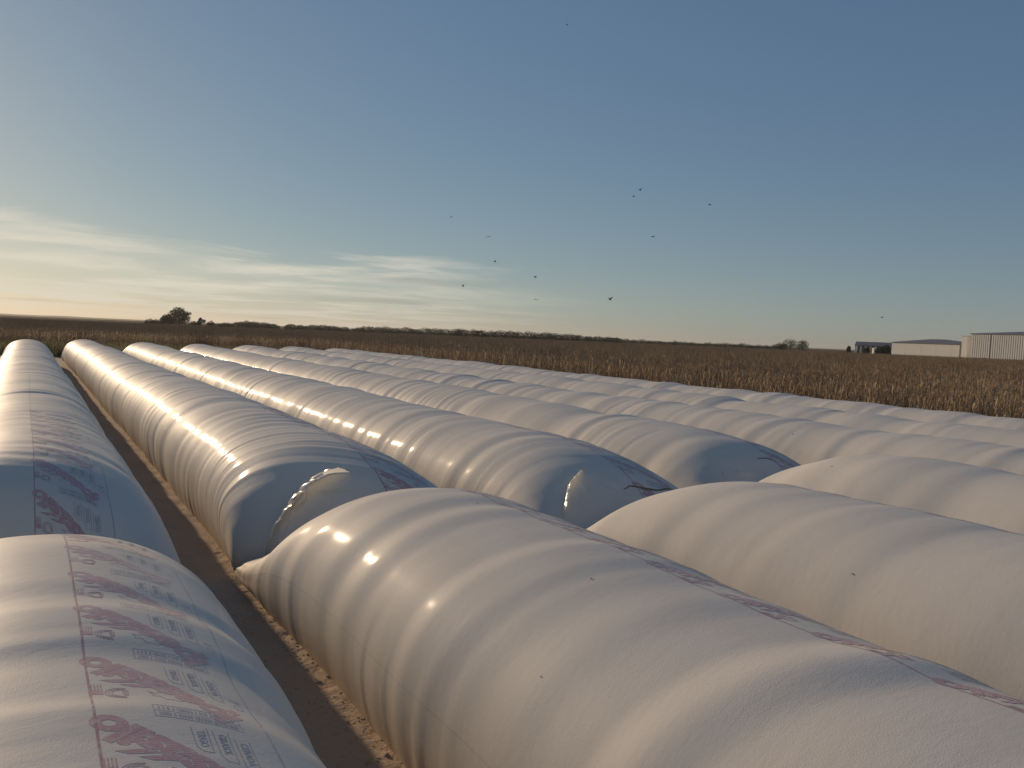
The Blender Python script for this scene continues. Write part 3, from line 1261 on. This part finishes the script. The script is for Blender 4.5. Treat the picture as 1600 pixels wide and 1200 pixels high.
def clump(seed, size, n):
    r = random.Random(seed)
    V, Fc, MI = [], [], []
    for i in range(n):
        v, f, mi = corn_mesh(seed * 50 + i, 1)
        x, y = r.uniform(-size / 2, size / 2), r.uniform(-size / 2, size / 2)
        k = len(V)
        a_ = r.uniform(0, 6.28)
        V += [(x + p_[0] * math.cos(a_) - p_[1] * math.sin(a_), y + p_[0] * math.sin(a_) + p_[1] * math.cos(a_), p_[2] * 1.0) for p_ in v]
        Fc += [tuple(q + k for q in t_) for t_ in f]
        MI += mi
    return mk_mesh("maize_clump", V, Fc, MI)


clumps = [clump(3 + i, 2.6, 34) for i in range(5)]
field_pts = [(x, y, 0) for x, y in rest]
scatter_gn("maize_field", field_pts, plant_meshes, "dense dry brown maize behind the front rows of the field", "maize")
big = []
g = 2.3
for iy in range(0, 190):
    for ix in range(-110, 190):
        x, y = ix * g + random.uniform(-.6, .6), iy * g + random.uniform(-.6, .6)
        right_block = x > CORN_X + 9 * 0.72
        top_block = y > CORN_Y + 1 and x > -400
        if not (right_block or top_block):
            continue
        s_ = seen(x, y, 1.15)
        if not s_ or not s_[0]:
            continue
        if math.hypot(x, y) > 290:
            continue
        big.append((x, y, 0))
scatter_gn("far_maize", big, clumps, "wide field of dry brown maize stretching away towards the horizon", "maize", 0.92, 1.08)

# weeds and rough grass along the far verge
def weed_mesh(seed):
    r = random.Random(seed)
    V, Fc = [], []
    for i in range(34):
        ang, L = r.uniform(0, 6.28), r.uniform(.25, .95)
        bx, by = r.uniform(-.3, .3), r.uniform(-.3, .3)
        wd = r.uniform(.012, .03)
        sx_, sy_ = -math.sin(ang) * wd, math.cos(ang) * wd
        k = len(V)
        ox, oy = math.cos(ang) * L * .35, math.sin(ang) * L * .35
        V += [(bx + sx_, by + sy_, 0), (bx - sx_, by - sy_, 0), (bx + ox * .5 - sx_, by + oy * .5 - sy_, L * .6), (bx + ox * .5 + sx_, by + oy * .5 + sy_, L * .6), (bx + ox, by + oy, L)]
        Fc += [(k, k + 1, k + 2, k + 3), (k + 3, k + 2, k + 4)]
    me = bpy.data.meshes.new("weed_tuft")
    me.from_pydata(V, [], Fc)
    me.materials.append(weed_leaf)
    me.update()
    return me


wm = [weed_mesh(i) for i in range(4)]
wp = []
for _ in range(5200):
    x = random.uniform(-60, 26)
    y = 72 + random.uniform(0, 14) + (4 if x < 2 else 0)
    if x > 3 and y < 71:
        continue
    if random.random() < 0.5 + 0.5 * float(n2d(np.array(x * .2), np.array(y * .3), 77)):
        wp.append((x, y, 0))
scatter_gn("verge_grass", wp, wm, "rough greenish grass and weeds on the verge beyond the bag ends", "grass", 0.7, 1.5)

# ------------------------------------------------------------------ trees
def crown_mesh(lobes, leaf, n, seed, name="crown"):
    r = random.Random(seed)
    V, Fc = [], []
    tot = sum(l[3] * l[4] for l in lobes)
    for (cx_, cy_, cz_, rx_, rz_) in lobes:
        k_n = int(n * rx_ * rz_ / tot)
        for _ in range(k_n):
            while True:
                p_ = Vector((r.uniform(-1, 1), r.uniform(-1, 1), r.uniform(-1, 1)))
                if p_.length < 1:
                    break
            p_ = p_.normalized() * (r.random()**0.4) * (0.85 + 0.25 * r.random())
            if p_.z < -0.55 and r.random() < 0.6:
                continue
            c_ = Vector((cx_ + p_.x * rx_, cy_ + p_.y * rx_, cz_ + p_.z * rz_))
            u = Vector((r.uniform(-1, 1), r.uniform(-1, 1), r.uniform(-.6, .6))).normalized()
            w_ = u.orthogonal().normalized()
            s = leaf * r.uniform(.6, 1.5)
            k = len(V)
            V += [tuple(c_ + u * s), tuple(c_ + w_ * s * .6), tuple(c_ - u * s), tuple(c_ - w_ * s * .6)]
            Fc.append((k, k + 1, k + 2, k + 3))
    me = bpy.data.meshes.new(name)
    me.from_pydata(V, [], Fc)
    me.materials.append(tree_leaf)
    me.update()
    return me


def tree(loc, h, wdt, lobes, label, group=None, seed=0, n=500, leaf=0.35, name="tree", limbs=4):
    root = empty(name, loc)
    tag(root, label, "tree" if name != "bush" else "bush", group)
    n = int(n * (1.15 if n > 3000 else 2.0))
    cm = crown_mesh([(a_ * wdt, b_ * wdt, c_ * h, d_ * wdt, e_ * h) for a_, b_, c_, d_, e_ in lobes], leaf, n, seed)
    link(bpy.data.objects.new("crown", cm), root)
    t_ = MB()
    t_.tube((0, 0, 0), (0.02 * h, 0, h * .4), 0.035 * h, 0.022 * h)
    r = random.Random(seed)
    for i in range(limbs):
        a_, b_, c_, d_, e_ = lobes[i % len(lobes)]
        t_.tube((0.012 * h, 0, h * r.uniform(.2, .38)), (a_ * wdt, b_ * wdt, c_ * h), 0.016 * h, 0.006 * h, 5)
    t_.build("trunk", bark, root)
    return root


def base_of(px, dist):
    p_ = at_dist(px, 520, dist)
    return (p_.x, p_.y, 0)


D = 480
big_lobes = [(-.02, 0, .80, .20, .17), (-.16, .05, .62, .20, .20), (.06, 0, .60, .24, .24), (.25, 0, .66, .13, .10), (.18, .05, .45, .20, .22), (-.25, 0, .42, .18, .22), (0, .1, .30, .34, .26)]
tree(base_of(280, D), 12.2, 17, big_lobes, "tall spreading tree standing alone on the left skyline", None, 1, 3600, .34, limbs=6)
tree(base_of(260, D - 4), 7.6, 8.0, [(0, 0, .66, .34, .30), (-.15, 0, .45, .33, .32), (.2, 0, .4, .35, .35)], "rounded lower tree pressed against the left side of the tall lone tree", None, 2, 1300, .32)
tree(base_of(314, D), 6.3, 5.6, [(-.08, 0, .80, .20, .18), (.22, 0, .66, .26, .18), (-.2, 0, .5, .26, .26)], "small airy tree just right of the tall lone tree", None, 3, 480, .28)
for i, (px, h, w_, lab) in enumerate(((236, 4.6, 7, "low bush farthest left of the tall lone tree"), (246, 4.2, 6, "low bush between the farthest left bush and the rounded tree"),
                                      (329, 4.6, 5, "rounded bush right of the small airy tree"), (303, 4.1, 5, "low bush between the tall lone tree and the small airy tree"))):
    tree(base_of(px, D + 6), h, w_, [(0, 0, .6, .45, .40), (.2, 0, .45, .35, .40), (-.25, 0, .4, .35, .4)], lab, None, 20 + i, 420, .28, "bush", 2)

gl = "low tree in the dark tree line between the lone tree and the maize skyline"
prof = {350: 3.6, 375: 4.6, 385: 5.6, 398: 5.4, 412: 5.0, 425: 4.3, 455: 4.6, 470: 4.2, 490: 4.8, 505: 5.2, 520: 4.8, 535: 4.2, 560: 4.2, 575: 5.6, 590: 5.4, 604: 5.8, 618: 5.2, 634: 6.0,
        650: 4.8, 664: 6.3, 680: 6.0, 696: 5.9, 712: 6.3, 722: 6.4, 738: 6.2, 752: 5.9, 766: 5.8, 782: 6.5, 796: 6.4, 810: 6.0, 826: 6.4, 842: 5.6, 856: 6.8, 866: 6.0, 880: 5.6, 894: 6.2, 906: 5.6, 922: 4.9, 936: 5.2, 950: 5.0, 964: 4.8}
for i, (px, h) in enumerate(prof.items()):
    d_ = 520 + random.uniform(-25, 25)
    w_ = random.uniform(11, 15) * (0.85 if px < 560 else 1)
    l_ = [(random.uniform(-.1, .1), 0, .72, .30, .24), (-.25, 0, .5, .30, .34), (.25, .05, .5, .30, .34), (0, .05, .3, .45, .26)]
    tree(base_of(px, d_), h + 0.5, w_, l_, gl, "trees of the low dark tree line on the skyline", 60 + i, 520, .34, limbs=2)
bl = "low bush in the thin hedge on the skyline above the maize"
for i, px in enumerate(range(978, 1222, 13)):
    d_ = 640 + random.uniform(-30, 30)
    h = (4.6, 4.2, 4.9, 4.4)[i % 4] + random.uniform(-.3, .3) - 0.5 * (px > 1080) + (0.8 if 1130 < px < 1165 else 0)
    tree(base_of(px, d_), h, random.uniform(8, 11), [(0, 0, .65, .4, .35), (.25, 0, .45, .35, .4), (-.28, 0, .4, .35, .4)], bl, "bushes of the thin hedge on the skyline", 130 + i, 260, .34, "bush", 2)
for px, h, w_, lab, d_ in ((1237, 9.6, 17, "wider left one of the two rounded tree clumps before the farm shed", 620), (1256, 9.4, 10, "narrower right one of the two rounded tree clumps before the farm shed", 620),
                           (1222, 6.4, 12, "low tree at the left foot of the two rounded clumps", 600), (1328, 5.8, 3.2, "tiny tree standing just left of the distant farm shed", 560),
                           (1387, 6.6, 6, "dark tree between the distant farm shed and the white warehouse", 430), (1378, 5.4, 6, "dark bush in front of the right end of the farm shed", 420), (1356, 4.6, 4, "dark bush beside the white tank at the farm shed", 420)):
    tree(base_of(px, d_), h, w_, [(0, 0, .75, .32, .24), (.22, 0, .55, .3, .32), (-.25, 0, .5, .32, .34), (0, 0, .3, .45, .28)], lab, None, px, 620, .34, limbs=3)

# ------------------------------------------------------------------ buildings on the right
def frame_at(px, dist, face_az):
    """root with local +x running along the front face to the right in the picture, local -y looking towards us."""
    p_ = base_of(px, dist)
    return p_, -R(face_az) + math.pi / 2


# the fronts run along azimuth 180 (towards -Y); local x = that direction
def building_root(name, px, dist, az_dir, label, cat):
    o_ = empty(name, base_of(px, dist), math.pi / 2 - R(az_dir))
    tag(o_, label, cat)
    return o_


AZD = 184.0     # direction the long fronts run, left to right in the picture
# first warehouse, smooth pale walls, low grey gable roof
rt = building_root("warehouse", 1395, 345, AZD, "low cream warehouse with smooth walls and shallow grey roof", "warehouse")
L1, D1, E1 = 31.0, 10.0, 6.8
npan = 5
for i in range(npan):
    x0, x1 = L1 / npan * i + 0.02, L1 / npan * (i + 1) - 0.02
    MB().box(x0, x1, -0.06, 0.06, 0, E1).build("wall_panel", wall_white, rt)
MB().box(0, L1, 0.065, 0.2, 0, E1 - .05).build("front_wall", joint_dark, rt)
MB().prism([(0.3, 0), (D1, 0), (D1, E1), (0.3, E1)], 0, 0.2).build("side_wall", wall_white, rt).matrix_local = Matrix(((0, 1, 0, L1 - .2), (1, 0, 0, 0), (0, 0, 1, 0), (0, 0, 0, 1)))
MB().prism([(0.3, 0), (D1, 0), (D1, E1), (0.3, E1)], 0, 0.2).build("side_wall", wall_white, rt).matrix_local = Matrix(((0, 1, 0, 0), (1, 0, 0, 0), (0, 0, 1, 0), (0, 0, 0, 1)))
MB().box(0, L1, D1, D1 + .2, 0, E1).build("back_wall", wall_white, rt)


def hip_roof(L, D, E, rise, r0, r1, root):
    q = MB()
    o_ = 0.4
    z0, z1 = E + 0.02, E + 0.22
    a_, b_, c_, d_ = (-o_, -o_, z1), (L + o_, -o_, z1), (L + o_, D + o_, z1), (-o_, D + o_, z1)
    e_, f_ = (L * r0, D / 2, z1 + rise), (L * r1, D / 2, z1 + rise)
    q.poly([a_, b_, f_, e_]).poly([b_, c_, f_]).poly([c_, d_, e_, f_]).poly([d_, a_, e_])
    lo = [(p_[0], p_[1], z0) for p_ in (a_, b_, c_, d_)]
    q.poly(lo[::-1])
    up = (a_, b_, c_, d_)
    for i_ in range(4):
        k_ = (i_ + 1) % 4
        q.poly([lo[i_], lo[k_], up[k_], up[i_]])
    return q.build("roof", roof_grey, root)


hip_roof(L1, D1, E1, 1.6, 0.42, 0.62, rt)

# narrow pale tower between them
rt = building_root("elevator_tower", 1504, 322, AZD, "narrow pale tower standing between the two warehouses", "tower")
MB().box(0, 2.0, 0, 2.4, 0, 9.7).build("shaft", wall_white, rt)
MB().box(-0.12, 2.12, -0.12, 2.52, 9.7, 10.0).build("cap", roof_light, rt)
MB().box(-1.0, -0.05, 0.6, 1.6, 0, 6.6).build("chute", joint_dark, rt)

# second warehouse, ribbed walls
rt = building_root("warehouse", 1518, 312, AZD, "taller ribbed white warehouse cut off by the right edge", "warehouse")
L2, D2, E2 = 46.0, 24.0, 10.4
bays = [0.0, 6.8, 19.6, 32.4, 46.0]
for i in range(4):
    x0, x1 = bays[i] + 0.09, bays[i + 1] - 0.09
    pn = MB().box(x0, x1, -0.05, 0.05, 2.15, E2).build("wall_panel", wall_rib, rt)
    rb = MB()
    x = x0 + 0.3
    while x < x1 - 0.2:
        rb.box(x, x + 0.46, -0.20, -0.052, 2.15, E2 - 0.02)
        x += 0.72
    r_ = rb.build("ribs", wall_white, pn)
    r_['kind'] = 'stuff'
    MB().box(x0, x1, -0.12, 0.05, 0, 1.95).build("plinth_panel", wall_white, rt)
MB().box(0, L2, 0.06, 0.25, 0, E2 - .05).build("front_wall", joint_dark, rt)
for xx in (0.0, L2 - .2):
    MB().prism([(0.3, 0), (D2, 0), (D2, E2), (0.3, E2)], 0, 0.2).build("side_wall", wall_white, rt).matrix_local = Matrix(((0, 1, 0, xx), (1, 0, 0, 0), (0, 0, 1, 0), (0, 0, 0, 1)))
MB().box(0, L2, D2, D2 + .2, 0, E2).build("back_wall", wall_white, rt)
hip_roof(L2, D2, E2, 1.7, 0.45, 0.60, rt)
MB().box(20, 27, D2 / 2 - 1.2, D2 / 2 + 1.2, E2 + 1.5, E2 + 2.5).build("roof_vent", roof_light, rt)

# distant open farm shed
rt = building_root("farm_shed", 1337, 540, 155.0, "small distant farm shed with dark roof and pale columns", "shed")
SL = 24.0
rf = MB().prism([(-.5, 6.0), (4.5, 8.3), (9.5, 6.0), (9.5, 6.3), (4.5, 8.6), (-.5, 6.3)], 0, SL)
rf.build("roof", roof_grey, rt).matrix_local = Matrix(((0, 1, 0, 0), (1, 0, 0, 0), (0, 0, 1, 0), (0, 0, 0, 1)))
MB().box(0.2, SL - .2, 8.6, 8.8, 0, 6.0).build("back_wall", roof_grey, rt)
for i in range(9):
    MB().box(0.2 + i * 2.9, 1.2 + i * 2.9, 0, .5, 0, 6.0).build("column", wall_white, rt)
rt = building_root("water_tank", 1364, 430, 155.0, "small white tank in front of the distant farm shed", "tank")
tb = MB().tube((1.6, 1.6, 0), (1.6, 1.6, 4.5), 1.6, 1.6, 14)
tb.build("tank_body", wall_white, rt)
MB().tube((1.6, 1.6, 4.5), (1.6, 1.6, 5.0), 1.65, .1, 14).build("lid", roof_light, rt)

# ------------------------------------------------------------------ birds over the field, insects on the film
def bird(px, py, dist, span, ang, flap, label, mat=bird_dark):
    c_ = at_dist(px, py, dist)
    V = [(0, -.42, 0), (.06, -.15, .03), (-.06, -.15, .03), (0, -.12, -.07), (.05, .15, .02), (-.05, .15, .02), (0, .15, -.05), (.07, .42, .0), (-.07, .42, .0),
         (.06, -.12, .02), (.06, .12, .02), (.30, -.18, flap * .7), (.30, .05, flap * .7), (.5, 0, flap),
         (-.06, -.12, .02), (-.06, .12, .02), (-.30, -.18, flap * .7), (-.30, .05, flap * .7), (-.5, 0, flap)]
    Fc = [(0, 1, 2), (0, 3, 1), (0, 2, 3), (1, 4, 5, 2), (1, 3, 6, 4), (2, 5, 6, 3), (4, 7, 8, 5), (6, 8, 7, 4), (9, 11, 12, 10), (11, 13, 12), (14, 15, 17, 16), (16, 17, 18)]
    o_ = mesh_obj("bird", [(x * span, y * span, z * span) for x, y, z in V], Fc, mat)
    o_.location = c_
    o_.rotation_euler = (R(15), R(random.uniform(-25, 25)), R(ang))
    tag(o_, label, "bird", "birds scattered over the sky above the field")


B_ = [(886, 39, 60, .30, 40, .15, "tiny bird highest in the picture, near the top edge"), (1172, 233, 60, .22, 10, .1, "tiny bird alone in the blue at upper right"),
      (705, 301, 70, .20, 60, .2, "faint speck of a bird above the left hand bird column"), (705, 339, 60, .30, 20, .2, "small bird left of and above the widest winged bird"),
      (763, 370, 42, .40, -32, .03, "widest winged bird, gliding above the cloud bank"), (773, 409, 50, .30, 70, .3, "small dark bird at the top of the cloud bank"),
      (723, 447, 50, .34, 50, .25, "grey bird low in front of the cloud bank"), (836, 433, 50, .30, 80, .3, "upper of two birds stacked one above the other"),
      (837, 468, 50, .34, -30, .05, "lower of two birds stacked one above the other"), (953, 468, 40, .34, 10, .42, "blackest bird, wings raised, lowest over the centre"),
      (990, 307, 50, .28, 60, .2, "left one of the close pair of birds"), (1000, 297, 50, .26, 85, .45, "right and higher one of the close pair of birds"),
      (1109, 320, 50, .28, 50, .2, "small bird right of the close pair"), (1020, 370, 50, .34, 0, .1, "bird below the close pair"),
      (1378, 496, 60, .30, 20, .1, "small bird low above the distant farm shed"), (1320, 484, 80, .22, 0, .05, "faint speck of a bird left of the farm shed bird"),
      (900, 267, 80, .20, 30, .1, "faint speck of a bird high over the centre"), (1478, 406, 80, .22, 30, .05, "faint speck of a bird above the warehouses")]
for q in B_:
    bird(*q, mat=bird_grey if "grey" in q[-1] else bird_dark)


def insect(b, px, py, s, label):
    Y, w = hit_bag(b, px, py)
    pt = b.surf(np.array(Y), np.array(w), 0.0)
    p1 = b.surf(np.array(Y + .02), np.array(w), 0.0)
    p2 = b.surf(np.array(Y), np.array(w + .02), 0.0)
    nrm = Vector(np.cross(p2 - pt, p1 - pt)).normalized()
    if nrm.z < 0:
        nrm = -nrm
    V, Fc = [], []
    rings = [(-1.0, 0), (-.8, .28), (-.35, .5), (.1, .48), (.45, .3), (.6, .32), (.85, .26), (1.0, 0)]
    for y, r_ in rings:
        for i in range(6):
            t_ = i * math.pi / 3
            V.append((r_ * math.cos(t_), y, .35 + .7 * r_ * math.sin(t_)))
    for a_ in range(len(rings) - 1):
        for i in range(6):
            j = (i + 1) % 6
            Fc.append((a_ * 6 + i, a_ * 6 + j, a_ * 6 + 6 + j, a_ * 6 + 6 + i))
    for sgn in (-1, 1):
        for yy, ex in ((-.3, -.7), (.1, .1), (.4, .8)):
            k = len(V)
            V += [(sgn * .3, yy - .04, .3), (sgn * .3, yy + .04, .3), (sgn * .75, yy + ex * .3, .5), (sgn * 1.05, yy + ex * .6, -.05)]
            Fc += [(k, k + 1, k + 2), (k + 1, k + 3, k + 2)]
    s *= 0.75
    o_ = mesh_obj("insect", [(x * s, y * s, z * s) for x, y, z in V], Fc, bug_black, None, True)
    o_.rotation_mode = 'QUATERNION'
    o_.rotation_quaternion = nrm.to_track_quat('Z', 'Y') @ Matrix.Rotation(random.uniform(0, 6.28), 3, 'Z').to_quaternion()
    o_.location = Vector(pt.tolist()) + nrm * (0.002)
    tag(o_, label, "insect", "small dark insects resting on the film")


for key, px, py, s, lab in ((('B', 1), 743, 783, .009, "dark insect near the hump of the huge central bag"), (('B', 1), 923, 900, .010, "dark insect on the upper back of the huge central bag"),
                            (('B', 1), 842, 1051, .007, "tiny dark insect low on the flank of the huge central bag"), (('B', 2), 1333, 891, .011, "dark insect on the smooth cream foreground bag"),
                            (('B', 3), 1297, 724, .012, "dark insect on the hump of the short cream bag at right"), (('A', 4), 1236, 673, .016, "dark insect on the wavy bag third from the maize"),
                            (('A', 5), 1098, 623, .018, "dark insect on the wavy bag second from the maize")):
    insect(roots[key][0], px, py, s, lab)

# ------------------------------------------------------------------ morning haze
hz = MB().box(-7000, 7000, -600, 9000, -1.2, 42.0)
hm = bpy.data.materials.new("haze_air")
hm.use_nodes = True
hn = hm.node_tree
hn.nodes.remove(hn.nodes['Principled BSDF'])
pv = hn.nodes.new('ShaderNodeVolumePrincipled')
pv.inputs['Color'].default_value = (0.95, 0.92, 0.86, 1)
pv.inputs['Density'].default_value = 0.00009
pv.inputs['Anisotropy'].default_value = 0.35
hn.links.new(pv.outputs[0], hn.nodes['Material Output'].inputs['Volume'])
o = hz.build("haze", hm)
tag(o, "thin warm morning haze lying over the fields", "haze", kind='stuff')
